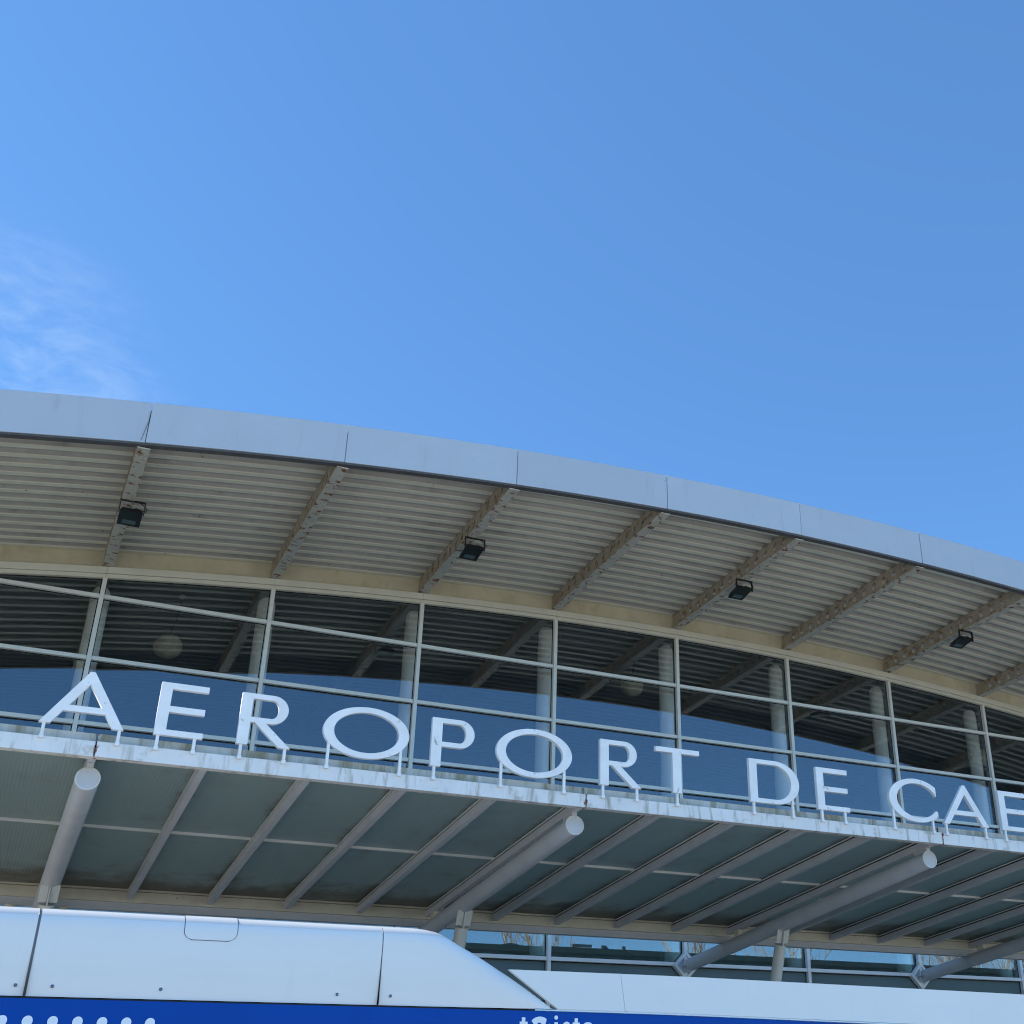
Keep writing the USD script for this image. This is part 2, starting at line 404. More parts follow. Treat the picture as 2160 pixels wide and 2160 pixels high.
T = thing('terminal_building', (XM, 0, 0), 'airport terminal with an arched overhanging roof and a tall glazed front', 'building')
for k in range(K0, K1):
    x0, x1 = k * S, (k + 1) * S
    xs = lin(x0 + 0.004, x1 - 0.004, 9)
    dy = random.uniform(-0.004, 0.004)
    obj('roof_edge_panel', MB().strip(xs, -4.25 + dy, -4.215 + dy, z_edge_low, z_edge_top), M['fascia'], T)
    obj('drip_edge', MB().strip(lin(x0, x1, 9), -4.235, -4.14, lambda x: z_edge_low(x) - 0.025, lambda x: z_edge_low(x) - 0.002), M['dark_trim'], T)
    # corrugated deck under the overhang
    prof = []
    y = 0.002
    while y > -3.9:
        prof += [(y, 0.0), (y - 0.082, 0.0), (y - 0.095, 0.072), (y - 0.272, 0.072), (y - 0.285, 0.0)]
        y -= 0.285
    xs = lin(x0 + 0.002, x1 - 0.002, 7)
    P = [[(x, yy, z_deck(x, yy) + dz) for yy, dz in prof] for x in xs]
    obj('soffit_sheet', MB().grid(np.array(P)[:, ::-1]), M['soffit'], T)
    y = 0.004  # added cream strips: painted lit crests against the greyer, shaded-looking deck
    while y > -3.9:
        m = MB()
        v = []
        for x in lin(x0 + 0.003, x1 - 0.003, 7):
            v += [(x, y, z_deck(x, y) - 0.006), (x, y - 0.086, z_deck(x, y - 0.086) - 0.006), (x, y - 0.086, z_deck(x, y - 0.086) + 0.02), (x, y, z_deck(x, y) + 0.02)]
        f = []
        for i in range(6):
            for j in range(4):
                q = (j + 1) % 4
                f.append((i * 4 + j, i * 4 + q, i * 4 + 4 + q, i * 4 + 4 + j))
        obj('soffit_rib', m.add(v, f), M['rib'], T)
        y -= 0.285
    obj('wall_panel', MB().strip(lin(x0 + 0.075, x1 - 0.075, 7), 0.02, 0.06, lambda x: z_soffit(x) - 0.272, lambda x: z_soffit(x) + 0.045), M['frieze'], T)
    obj('trim_band', MB().strip(lin(x0 + 0.002, x1 - 0.002, 9), -0.05, 0.05, lambda x: z_soffit(x) - 0.380, lambda x: z_soffit(x) - 0.275), M['trim'], T)
    obj('head_frame', MB().strip(lin(x0 + 0.002, x1 - 0.002, 9), -0.035, 0.045, lambda x: z_soffit(x) - 0.447, lambda x: z_soffit(x) - 0.387), M['trim'], T)
    if k == 0:
        zb_, zt_ = z_edge_low(0), z_edge_top(0)
        obj('torn_seal', MB().poly_xz(Polygon([(0.001, zt_ - 0.12), (-0.006, zt_ - 0.30), (-0.050, zb_ + 0.012), (-0.054, zb_ + 0.012), (-0.010, zt_ - 0.28), (-0.003, zt_ - 0.12)]), -4.259, 0.004), M['dark_trim'], T)
    # roof skin and the deck over the hall
    R = MB()
    xs = lin(x0, x1, 5)
    R.grid([[(x, yy, z_deck(x, yy) + 0.27) for yy in (-4.21, 3, 10.2)] for x in xs])
    obj('roof', R, M['roof'], T)
    prof = []
    y = 10.0
    while y > 0.1:
        prof += [(y, 0.0), (y - 0.088, 0.0), (y - 0.110, 0.016), (y - 0.223, 0.016), (y - 0.245, 0.0)]
        y -= 0.245
    P = [[(x, yy, z_deck(x, yy) + dz) for yy, dz in prof] for x in lin(x0, x1, 4)]
    obj('ceiling_sheet', MB().grid(np.array(P)[:, ::-1]), M['inner_deck'], T)

for k in range(K0, K1 + 1):
    x = k * S
    zs, sl = z_soffit(x), slope(x)
    lo = lambda y: zs - 0.252 - sl * y
    # perforated roof beam: web with round holes, two flanges
    web = Polygon([(-0.01, lo(-0.01)), (-4.12, lo(-4.12)), (-4.12, lo(-4.12) + 0.247), (-0.01, lo(-0.01) + 0.247)])
    holes = []
    yy = -0.42
    while yy > -3.98:
        holes.append(Point(yy, lo(yy) + 0.122).buffer(0.06, 6))
        yy -= 0.285
    web = web.difference(unary_union(holes))
    b = obj('roof_beam', MB().poly_yz(web, x - 0.072, 0.01), M['beam'], T)
    f = MB()
    f.bar((x, -0.005, lo(-0.005)), (x, -4.18, lo(-4.18)), 0.15, 0.014)
    obj('bottom_flange', f, M['flange'], b)
    f = MB().bar((x - 0.005, -0.02, lo(-0.02) + 0.239), (x - 0.005, -4.12, lo(-4.12) + 0.239), 0.15, 0.012)
    obj('top_flange', f, M['beam'], b)
    obj('end_plate', MB().poly_yz(Polygon([(0.0, lo(0) - 0.0), (0.018, lo(0)), (0.018, zs - 0.002), (0.0, zs - 0.002)]), x - 0.074, 0.148), M['frieze'], b)
    # mullion
    obj('mullion', MB().box(x - 0.03, x + 0.03, -0.045, 0.06, 0.12, z_head(x) - 0.001), M['mullion'], T)
    # round column just inside and the beam it carries
    zc = z_head(x) + 0.0
    c = MB().tube([(x, 0.42, 0.05)] + [(x, 0.42, z) for z in (3.0, 6.0, zc - 0.12)] + [(x, 0.42, zc - 0.06), (x, 0.42, zc)], [0.135, 0.135, 0.135, 0.135, 0.125, 0.09], 20)
    c = obj('round_column', c, M['inner_col'], T, smooth=30)
    for zz in (zc - 0.75, zc - 1.9):
        obj('weld_ring', MB().tube([(x, 0.42, zz - 0.006), (x, 0.42, zz + 0.006)], 0.138, 20), M['inner_col'], c, smooth=30)
    f = MB()
    f.bar((x, 0.10, lo(0.10) + 0.12), (x, 9.9, lo(9.9) + 0.12), 0.012, 0.22)
    f.bar((x, 0.10, lo(0.10)), (x, 9.9, lo(9.9)), 0.16, 0.016)
    obj('inner_beam', f, M['inner_deck'], T)

ROWS = [9.163, 8.205, 7.247, 6.293, 5.345, 4.392, 3.44, 2.45, 0.30]
for k in range(K0, K1):
    x0, x1 = k * S + 0.03, (k + 1) * S - 0.03
    xs = lin(x0, x1, 13)
    arch = Polygon([(x, z_head(x)) for x in xs] + [(x1, 0.1), (x0, 0.1)])
    up = 99.0
    node = k % 2 == 0
    for i, z in enumerate(ROWS):
        inset = sbox(x0 + 0.002, z - 0.028, x1 - 0.002, z + 0.028)
        cut = unary_union([Polygon([(xc - 0.235, 4.37), (xc, 4.605), (xc + 0.235, 4.37), (xc, 4.135)]) for xc in (k * S, (k + 1) * S) if round(xc / S) % 2 == 0])
        bar = inset.intersection(arch).difference(cut)
        if bar.area > 1e-4:
            obj('transom', MB().poly_xz(bar, -0.03, 0.08), M['mullion'], T)
        cell = sbox(x0, z + 0.028, x1, up - 0.028).intersection(arch)
        cell = cell.difference(cut)
        up = z
        if cell.area < 0.01:
            continue
        rim = cell.difference(cell.buffer(-0.014, join_style=2))
        m = MB().poly_xz(cell.buffer(-0.008, join_style=2), 0.034, 0.008).get()
        v = m[0].copy()
        ax, az = random.uniform(-0.003, 0.003), random.uniform(-0.003, 0.003)
        ctr = v.mean(0)
        v[:, 1] += ax * (v[:, 0] - ctr[0]) + az * (v[:, 2] - ctr[2])
        p = obj('pane' if i < 6 else 'spandrel_pane', (v, m[1]), (M['glass'] if i < 4 else M['glass_low']) if i < 6 else M['spandrel'], T)
        obj('gasket', MB().poly_xz(rim, 0.026, 0.006), M['gasket'], p)

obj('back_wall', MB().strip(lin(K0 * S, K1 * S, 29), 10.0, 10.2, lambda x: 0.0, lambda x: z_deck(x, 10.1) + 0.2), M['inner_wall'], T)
for xe in (K0 * S - 0.12, K1 * S + 0.05):
    x = min(max(xe, K0 * S), K1 * S)
    obj('end_wall', MB().poly_yz(Polygon([(-0.05, 0), (10.2, 0), (10.2, z_deck(x, 10.2) + 0.25), (-0.05, z_deck(x, 0) + 0.25)]), xe, 0.07), M['wall'], T)
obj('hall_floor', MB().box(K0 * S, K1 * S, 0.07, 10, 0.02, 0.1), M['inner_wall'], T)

# ------------------------------------------------------------------ entrance canopy
C = thing('entrance_canopy', (9.6, -3.4, 0), 'glazed entrance canopy on grey tubes and leaning posts below the lettering', 'canopy')
CK0, CK1 = -2, 10
R_SL = 0.0616


def zr(y): return 4.785 + R_SL * (-1.45 - y)


for k in range(CK0, CK1, 2):
    x0, x1 = k * S + 0.007, (k + 2) * S - 0.007
    dz = random.uniform(-0.004, 0.004)
    m = MB()
    m.box(x0, x1, -6.71, -6.698, 4.93 + dz, 5.07 + dz)
    m.box(x0, x1, -6.698, -6.62, 4.93 + dz, 4.94 + dz)
    m.box(x0, x1, -6.698, -6.625, 5.06 + dz, 5.07 + dz)
    fb = obj('edge_beam', m, M['canopy_edge'], C)
    obj('upper_ledge', MB().box(x0, x1, -6.625, -6.613, 5.04 + dz, 5.163 + dz), M['ledge'], fb)

obj('repaired_patch', MB().poly_xz(sbox(-0.118, 4.936, -0.014, 5.066).buffer(-0.012).buffer(0.012), -6.712, 0.004), M['cap'], C, label='cleaner white patch beside the rusty joint')
for x in (-0.336, 0.242):
    d = trimesh.creation.icosphere(2, 0.052)
    d.vertices = d.vertices * [1.15, 0.9, 0.5] + [x, -1.36, 4.528]
    obj('downlight', d, M['back_beam'], C, smooth=True)
# rafters, glazing bars and sheets
J0, J1 = CK0 * 5 // 2, CK1 * 5 // 2
for j in range(J0, J1 + 1):
    x = j * 0.96
    def run(dz, w, h, y0=-1.45, y1=-6.59):
        return MB().bar((x, y0, zr(y0) + dz), (x, y1, zr(y1) + dz), w, h)
    r = obj('rafter', run(-0.0955, 0.068, 0.085, -1.435, -6.60), M['steel'], C)
    obj('rubber_strip', run(-0.0425, 0.034, 0.019), M['gasket'], r)
    obj('glazing_bar', run(-0.0245, 0.062, 0.016), M['mullion'], r)
    obj('rubber_strip', run(-0.010, 0.036, 0.011), M['gasket'], r)
    if j == J1:
        break
    for a, b in ((-1.36, -4.015), (-4.045, -6.62)):
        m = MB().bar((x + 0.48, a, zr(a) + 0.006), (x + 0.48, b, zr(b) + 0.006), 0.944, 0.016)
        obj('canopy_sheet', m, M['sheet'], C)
    m = MB().box(x + 0.032, x + 0.928, -4.048, -4.012, zr(-4.03) - 0.030, zr(-4.03) - 0.003)
    obj('purlin', m, M['purlin'], C)

# back beam
for k in range(CK0, CK1, 2):
    x0, x1 = k * S + 0.002, (k + 2) * S - 0.002
    b = obj('back_beam', MB().box(x0, x1, -1.43, -1.37, 4.622, 4.75), M['back_beam'], C)
    obj('beam_cap', MB().box(x0, x1, -1.435, -1.35, 4.757, 4.782), M['back_beam'], b)
    obj('rear_flashing', MB().box(x0, x1, -1.345, -1.33, 4.70, 4.795), M['back_beam'], b)  # added unseen strip, cuts the letter tops mirrored in the lower glass
    obj('lower_channel', MB().box(x0, x1, -1.40, -1.29, 4.528, 4.62), M['steel'], b)

# tubes on their diamond nodes, and the leaning posts
pt0, pt1 = np.array([-0.12, 4.367]), np.array([-6.42, 4.806])
td = (pt1 - pt0) / np.linalg.norm(pt1 - pt0)
for k in range(CK0, CK1 + 1, 2):
    x = k * S
    P = lambda s, dz=0: (x, pt0[0] + td[0] * s, pt0[1] + td[1] * s + dz)
    Lt = float(np.linalg.norm(pt1 - pt0))
    t = obj('support_tube', MB().tube([P(1.32), P(Lt - 0.004)], 0.105, 32), M['steel'], C, smooth=40)
    obj('tube_foot', MB().tube([P(0.10), P(1.31)], 0.1015, 32), M['steel'], t, smooth=40)
    obj('tube_seam', MB().tube([P(1.308), P(1.322)], 0.100, 32), M['dark_trim'], t, smooth=40)
    rim = MB()
    n = 36
    ring = []
    ux = np.array([1.0, 0, 0]); uz = np.array([0, -td[1], td[0]])
    for r, s in ((0.107, -0.03), (0.107, 0.0), (0.094, 0.0), (0.092, -0.012), (0.0001, -0.012)):
        ring.append([np.array(P(Lt + s)) + r * (math.cos(q) * ux + math.sin(q) * uz) for q in np.arange(n + 1) * 2 * PI / n])
    obj('end_cap', rim.grid(np.array(ring)), M['cap'], t, smooth=35)
    if k == 4:
        q = P(2.32 + 1.6)
        obj('small_tag', MB().bar((x - 0.079, q[1], q[2] + 0.074), (x - 0.079, q[1] - 0.10, q[2] + 0.081), 0.012, 0.02), M['cap'], t)
    # saddle between tube and edge beam
    s = Lt - 0.10
    obj('saddle', MB().box(x - 0.03, x + 0.03, P(s)[1] - 0.09, P(s)[1] + 0.16, P(s)[2] + 0.09, zr(P(s)[1]) - 0.1345), M['steel'], t)
    s = 1.55
    obj('saddle', MB().box(x - 0.03, x + 0.03, P(s)[1] - 0.12, P(s)[1] + 0.02, P(s)[2] + 0.09, zr(P(s)[1]) - 0.1), M['back_beam'], t)
    # diamond node in the glazing
    outer = Polygon([(x - 0.232, 4.37), (x, 4.602), (x + 0.232, 4.37), (x, 4.138)])
    inner = Polygon([(x - 0.165, 4.37), (x, 4.535), (x + 0.165, 4.37), (x, 4.205)])
    nd = obj('diamond_frame', MB().poly_xz(outer.difference(inner), -0.06, 0.10), M['mullion'], T)
    obj('node_plate', MB().poly_xz(inner, -0.02, 0.04), M['steel'], nd)
    lug = MB()
    lug.box(x - 0.008, x + 0.008, -0.20, -0.02, 4.26, 4.46)
    lug.box(x - 0.07, x + 0.07, -0.14, -0.02, 4.355, 4.37)
    obj('lug', lug, M['steel'], nd)
    # leaning post, forked head
    lean = np.array([-0.40, 1.0]); lean /= np.linalg.norm(lean)
    Q = lambda h: (x, -2.90 + lean[0] / lean[1] * (h - 4.31), h)
    col = obj('leaning_post', MB().tube([Q(0.1), Q(4.295)], 0.083, 28), M['column'], C, smooth=40)
    for sx in (-1, 1):
        obj('head_plate', MB().bar((x + sx * 0.054, Q(4.31)[1] - 0.03, 4.31), (x + sx * 0.058, Q(4.49)[1] - 0.03, 4.49), 0.085, 0.012, up=(0, 1, 0.2)), M['column'], col)
    obj('fin_plate', MB().bar((x, Q(4.28)[1] - 0.02, 4.28), (x, Q(4.5)[1], 4.5), 0.014, 0.12, up=(0, 1, 0.2)), M['column'], col)
    obj('base_plate', MB().box(x - 0.16, x + 0.16, Q(0.1)[1] - 0.16, Q(0.1)[1] + 0.16, 0.121, 0.145), M['steel'], col)

# ------------------------------------------------------------------ letters
ZB, ZT = 5.178, 5.690
YF = -6.75


def rect(a, b, c, d):
    return sbox(min(a, c), min(b, d), max(a, c), max(b, d))


def ell(cx, cz, a, b):
    return affinity.scale(Point(cx, cz).buffer(1.0, 24), a, b)


def L_A(x0, x1, xa, sl=0.10, sr=0.105):
    o = Polygon([(x0, ZB), (x0 + sl, ZB), (xa, ZT - 0.125), (x1 - sr, ZB), (x1, ZB), (xa + 0.022, ZT + 0.004), (xa - 0.022, ZT + 0.004)])
    tri = Polygon([(x0, ZB), (x1, ZB), (xa, ZT)])
    return o.union(rect(x0, 5.302, x1, 5.366).intersection(tri))


def L_E(x, w):
    return unary_union([rect(x, ZB, x + 0.108, ZT), rect(x, ZT - 0.066, x + w, ZT), rect(x, 5.400, x + w * 0.98, 5.467), rect(x, ZB, x + w * 1.01, ZB + 0.062)])


def bowl(x, xr, z0, z1, tv, th):
    h = (z1 - z0) / 2
    cx = xr - h * 1.08
    out = rect(x, z0, cx, z1).union(ell(cx, (z0 + z1) / 2, xr - cx, h).intersection(rect(cx, z0, xr + 1, z1)))
    inn = rect(x, z0 + th, cx, z1 - th).union(ell(cx, (z0 + z1) / 2, xr - cx - tv, h - th).intersection(rect(cx, z0, xr + 1, z1)))
    return out.difference(inn)


def L_P(x, xr):
    return rect(x, ZB, x + 0.115, ZT).union(bowl(x + 0.01, xr, 5.385, ZT, 0.098, 0.058))


def L_R(x, xb, xr):
    leg = Polygon([(x + 0.12, 5.422), (x + 0.235, 5.422), (xr, ZB), (xr - 0.12, ZB)])
    return unary_union([rect(x, ZB, x + 0.11, ZT), bowl(x + 0.01, xb, 5.400, ZT, 0.098, 0.058), leg])


def L_O(x0, x1):
    c, z = (x0 + x1) / 2, 5.434
    a = (x1 - x0) / 2
    return ell(c, z, a, 0.264).difference(ell(c, z, a - 0.112, 0.264 - 0.064))


def L_D(x, xr):
    h = (ZT - ZB) / 2
    cx = xr - 0.33
    out = rect(x, ZB, cx, ZT).union(ell(cx, ZB + h, 0.33, h).intersection(rect(cx, ZB, xr, ZT)))
    inn = rect(x + 0.11, ZB + 0.058, cx, ZT - 0.058).union(ell(cx, ZB + h, 0.33 - 0.118, h - 0.058).intersection(rect(cx, ZB, xr, ZT)))
    return out.difference(inn)


def L_C(x0, xr):
    c, z = x0 + 0.425, 5.427
    ring = ell(c, z, 0.425, 0.272).difference(ell(c + 0.012, z, 0.425 - 0.115, 0.272 - 0.064))
    return ring.difference(Polygon([(c + 0.05, z), (xr + 0.5, z + 0.20), (xr + 0.5, z - 0.34)]).union(rect(xr, 4, xr + 1, 7)))


def L_T(x0, x1, s0, s1):
    return rect(x0, ZT - 0.062, x1, ZT).union(rect(s0, ZB, s1, ZT))


def L_N(x):
    return unary_union([rect(x, ZB, x + 0.08, ZT), rect(x + 0.50, ZB, x + 0.58, ZT), Polygon([(x, ZT), (x + 0.11, ZT), (x + 0.58, ZB), (x + 0.47, ZB)])])


LET = [
    (L_A(-0.504, 0.207, -0.14), (-0.451, 0.168), 'big white raised letter A, first of the sign, left of all the others'),
    (L_E(0.449, 0.43), (0.494, 0.815), 'white raised letter E standing between the first A and the first R'),
    (L_R(1.177, 1.628, 1.69), (1.228, 1.635), 'white raised letter R between the first E and the first round O'),
    (L_O(1.969, 2.835), (2.042, 2.759), 'white raised letter O between R and P, left of two round letters'),
    (L_P(3.06, 3.52), (3.11,), 'white raised letter P between the two round O letters'),
    (L_O(3.756, 4.618), (3.823, 4.532), 'white raised letter O between P and the second R'),
    (L_R(4.942, 5.392, 5.452), (4.985, 5.392), 'white raised letter R just before the T, near the middle of the sign'),
    (L_T(5.62, 6.18, 5.83, 5.945), (5.89,), 'white raised letter T, the only one, ending the first word'),
    (L_D(6.826, 7.508), (6.88, 7.409), 'white raised letter D, the only one, starting the short second word'),
    (L_E(7.755, 0.455), (7.814, 8.143), 'white raised letter E right after the D'),
    (L_C(8.807, 9.547), (8.863, 9.457), 'white raised letter C, the only one, starting the last word'),
    (L_A(9.609, 10.346, 10.0), (9.662, 10.29), 'white raised letter A right after the C'),
    (L_E(10.562, 0.455), (10.615, 10.95), 'white raised letter E cut off at the right edge of the photo'),
    (L_N(11.25), (11.29, 11.79), 'white raised letter N closing the sign beyond the right edge'),
]
for shape, posts, label in LET:
    b = shape.bounds
    t = thing('sign_letter', ((b[0] + b[2]) / 2, YF + 0.03, 5.07), label, 'letter', 'letters of the sign on the canopy edge')
    tilt = random.uniform(-0.006, 0.006)
    shape = affinity.rotate(shape.buffer(-0.0035, join_style=2), math.degrees(tilt), origin=((b[0] + b[2]) / 2, ZB))
    obj('letter_body', MB().poly_xz(shape, YF + random.uniform(-0.004, 0.004), 0.046), M['letter'], t)
    for px in posts:
        line = LineString([(px, 4.9), (px, 5.7)]).intersection(shape)
        top = line.bounds[1] + 0.01 if not line.is_empty else ZB + 0.01
        ps = obj('post', MB().box(px - 0.014, px + 0.014, -6.74, -6.712, 5.045, top), M['letter'], t)
        obj('post_foot', MB().box(px - 0.019, px + 0.019, -6.745, -6.711, 5.04, 5.075), M['letter'], ps)

# ------------------------------------------------------------------ floodlights under the beams
FG = 'black floodlights hanging under the roof beams'
fl0 = None
for i, (k, label) in enumerate([(0, 'black floodlight under the leftmost roof beam'), (2, 'black floodlight under the beam above the round letter O beside P'),
                                (4, 'black floodlight under the third lit beam, above the letter T and D gap'), (6, 'black floodlight nearest the right edge, under a holed beam')]):
    label = ['black floodlight on a bracket, first from the left, under the steepest looking beam',
             'black floodlight on a bracket, second from the left, above the letter O after P',
             'black floodlight on a bracket, third from the left, above the letter D',
             'black floodlight on a bracket, last towards the right edge of the photo'][i]
    x, y = {0: (0.07, -2.55), 2: (4.85, -2.42), 4: (9.60, -2.46), 6: (14.38, -2.45)}[k]
    z = z_soffit(x) - 0.252 - slope(x) * y - 0.008
    if fl0:
        copy_of(fl0, (x, y, z), label)
        continue
    fl0 = t = thing('floodlight', (x, y, z), label, 'floodlight', FG)
    m = MB()
    m.box(-0.157, 0.157, -0.018, 0.018, -0.016, -0.002)
    m.box(-0.157, -0.146, -0.018, 0.018, -0.19, -0.016)
    m.box(0.146, 0.157, -0.018, 0.018, -0.19, -0.016)
    obj('bracket', m, M['black'], t, local=True)
    obj('bracket_bolt', MB().tube([(-0.06, 0, 0.03), (-0.06, 0, -0.022)], 0.012, 8), M['black'], t, local=True)
    # tilted body: deep, finned at the back
    a = np.array([0, -0.02, -0.13]); b = np.array([0, 0.33, -0.185])
    nrm = np.cross([1, 0, 0], (b - a) / np.linalg.norm(b - a))
    nrm = nrm / np.linalg.norm(nrm)
    body = MB()
    v = []
    for p in (a, b):
        for sx, dn in ((-0.142, -0.035), (0.142, -0.035), (0.115, 0.035), (-0.115, 0.035)):
            v.append(p + np.array([sx, 0, 0]) + nrm * dn + (b - a) * (0.0 if dn < 0 else (0.12 if p is a else -0.12)))
    body.add(v, [(3, 2, 1, 0), (4, 5, 6, 7), (0, 1, 5, 4), (1, 2, 6, 5), (2, 3, 7, 6), (3, 0, 4, 7)])
    h = obj('housing', body, M['black'], t, local=True)
    g = MB()
    o = nrm * -0.037
    g.add([a + (b - a) * s + o + np.array([sx, 0, 0]) for s, sx in ((0.08, -0.125), (0.08, 0.125), (0.92, 0.125), (0.92, -0.125))], [(0, 3, 2, 1)])
    obj('lamp_glass', g, M['lens'], h, local=True)
    g = MB()
    o = nrm * -0.0395
    g.add([a + (b - a) * s + o + np.array([sx, 0, 0]) for s, sx in ((0.60, -0.085), (0.60, 0.085), (0.86, 0.085), (0.86, -0.085))], [(0, 3, 2, 1)])
    obj('lamp_emitter', g, M['led'], h, local=True)
    f = MB()
    for q in np.linspace(-0.09, 0.09, 7):
        f.bar(a + (b - a) * 0.16 + nrm * 0.042 + np.array([q, 0, 0]), a + (b - a) * 0.84 + nrm * 0.042 + np.array([q, 0, 0]), 0.006, 0.02, up=nrm)
    obj('cooling_fins', f, M['black'], h, local=True)
    cb = [(0.02, 0.05, -0.10), (0.05, 0.03, -0.09), (0.12, 0.02, -0.115), (0.172, 0.0, -0.13), (0.185, 0.0, -0.10), (0.15, 0.0, -0.06), (0.08, 0.0, -0.012)]
    obj('cable', MB().tube(cb, 0.006, 6), M['black'], t, local=True, smooth=60)

# ------------------------------------------------------------------ pendant lamps in the hall
PG = 'round lanterns hanging in the hall'
for i, (x, y, zc, label) in enumerate([(1.17, 1.8, 9.21, 'round paper lantern hanging behind the glass above the letter E'),
                                       (9.58, 1.8, 9.74, 'round paper lantern behind the glass above the letters R and T'),
                                       (18.2, 1.8, 9.30, 'round paper lantern behind the glass at the far right')]):
    zz = z_deck(x, y)
    t = thing('pendant_lamp', (x, y, zc), label, 'lamp', PG)
    m = trimesh.creation.icosphere(3, 0.222)
    from meshkit import fbm
    d = m.vertices / 0.222
    m.vertices = m.vertices * (1 + 0.09 * (fbm(d * 2.5 + 7 * i, 3) - 0.5))[:, None] * np.array([1, 1, 0.93])
    obj('lantern', m, M['lantern'], t, smooth=True, local=True)
    c = MB().tube([(0, 0, 0.19), (0.015, 0, 0.3), (0.05, 0, 0.42), (0.09, 0, zz - zc + 0.02)], 0.006, 6)
    obj('cord', c, M['black'], t, local=True, smooth=60)
    obj('ceiling_rose', MB().tube([(0.09, 0, zz - zc + 0.02), (0.09, 0, zz - zc - 0.05)], [0.05, 0.03], 12), M['lantern'], t, local=True)

# ------------------------------------------------------------------ bus
BY, BW = -9.6, 2.5
B = thing('city_bus', (1.8, BY + BW / 2, 0), 'white and blue city bus with a tall roof pod, parked before the canopy', 'bus')
POD_B = 2.612


def pod_top(x):
    pts = [(-9, 3.148), (2.10, 3.148), (2.19, 3.1475), (2.27, 3.142), (2.357, 3.128), (2.43, 3.100), (2.498, 3.062), (2.61, 3.008), (2.725, 2.950), (2.891, 2.858), (3.07, 2.738), (3.242, 2.615)]
    return float(np.interp(x, [p[0] for p in pts], [p[1] for p in pts]))


def pod_pt(x, s, off=0.0):
    """A point of the pod's skin: s from 0 (bottom edge) up the side, round the shoulder to 1 (top at 0.25 m in)."""
    zt = pod_top(x)
    h = max(zt - POD_B, 0.004)
    r = min(0.12, h * 0.45)
    ls, la, lt = h - r, r * PI / 2, 0.25 - r
    d = s * (ls + la + lt)
    if d < ls:
        f = d / max(ls, 1e-6)
        p, n = np.array([x, BY + 0.012 * f * h + 0.03 * (1 - f) ** 2 * min(1, h / 0.5), POD_B + d]), np.array([0, -1, 0.02])
    elif d < ls + la:
        q = (d - ls) / r
        p = np.array([x, BY + 0.012 * h + r * (1 - math.cos(q)), POD_B + ls + r * math.sin(q)])
        n = np.array([0, -math.cos(q), math.sin(q)])
    else:
        p = np.array([x, BY + 0.012 * h + r + (d - ls - la), zt + 0.02 * (d - ls - la)])
        n = np.array([0, 0, 1.0])
    return p + n / np.linalg.norm(n) * off


SS = np.concatenate([lin(0, 0.50, 12), lin(0.53, 0.80, 10), [0.9, 1.0]])


def pod_section(x, whole=True):
    L = [pod_pt(x, s) for s in SS]
    zt = pod_top(x)
    L += [np.array([x, BY + BW - 0.25, zt + 0.006]), np.array([x, BY + BW - 0.06, zt - 0.03]), np.array([x, BY + BW, POD_B])]
    return L


for xa, xb, n in ((-4.0, -0.268, 12), (-0.253, 1.9395, 10), (1.946, 3.242, 40)):
    xs = lin(xa, xb, n)
    m = MB().grid([pod_section(x) for x in xs])
    for xe, fl in ((xa, 1), (xb, -1)):
        sec = pod_section(xe)
        c = [np.array([p[0], p[1], POD_B]) for p in sec]
        m.grid([sec, c] if fl == 1 else [c, sec])
    obj('roof_pod_panel', m, M['bus_white'], B, smooth=35)
obj('shadow_gap', MB().box(-4.0, 3.06, BY + 0.036, BY + BW - 0.1, POD_B - 0.02, POD_B + 0.35 - 0.35 + 0.002), M['bus_dark'], B)
jg = MB().grid([[pod_pt(x, s, -0.006) for s in SS] for x in (-0.28, -0.24)])
obj('panel_joint', jg, M['seam'], B)
jg = MB().grid([[pod_pt(x, s, -0.004) for s in SS] for x in (1.932, 1.952)])
obj('panel_joint', jg, M['seam'], B)
# hatch in the pod side
ht = pod_pt(0, 0)[2]
tot = 0.536 - 0.12 + 0.12 * PI / 2 + 0.13
s_lo = (2.984 - POD_B) / tot
s_hi = 0.80
hx0, hx1 = 0.612, 0.946
wid, hgt = hx1 - hx0, (s_hi - s_lo) * tot


def hatch(off, grow):
    rows = []
    for q in np.concatenate([lin(0, 0.25, 9), lin(0.3, 1, 12)]):
        hh = q * hgt
        rr = 0.055
        inx = 0.0 if hh > rr else rr - math.sqrt(max(rr * rr - (rr - hh) ** 2, 0))
        a, b = hx0 + inx - grow, hx1 - inx + grow
        s = s_lo + (q * hgt) / tot - (grow / tot if q == 0 else 0)
        rows.append([pod_pt(x, s, off) for x in lin(a, b, 8)])
    return MB().grid(np.transpose(np.array(rows), (1, 0, 2)))


hp = obj('roof_hatch', hatch(0.0035, 0.0), M['bus_white'], B, smooth=40)
obj('hatch_seal', hatch(0.0018, 0.0045), M['bolt'], hp, smooth=40)
for bx in (-0.319, -0.113, 0.522, 1.657, 2.029, 2.899):
    d = trimesh.creation.icosphere(2, 0.011)
    d.vertices = d.vertices * [1, 0.45, 1] + [bx, BY + 0.019, 2.672]
    d2 = obj('bolt', d, M['bolt'], B, smooth=True)
    w = MB().tube([(bx, BY + 0.0195, 2.672), (bx, BY + 0.028, 2.672)], 0.0145, 14)
    obj('washer', w, M['decal'], d2)


def ftop(x): return np.interp(x, [2.891, 4.256, 7.852, 8.3], [2.876, 2.876, 2.838, 2.832])
def fbot(x): return np.interp(x, [3.29, 4.25, 6.515, 8.3], [2.611, 2.604, 2.568, 2.54])


def fairing(x0t, x0b, x1t, x1b, bow=0.0):
    top = [(x, ftop(x)) for x in lin(x0t, x1t, 8)]
    bot = [(x, fbot(x)) for x in lin(x1b, x0b, 8)]
    return Polygon(top + bot)


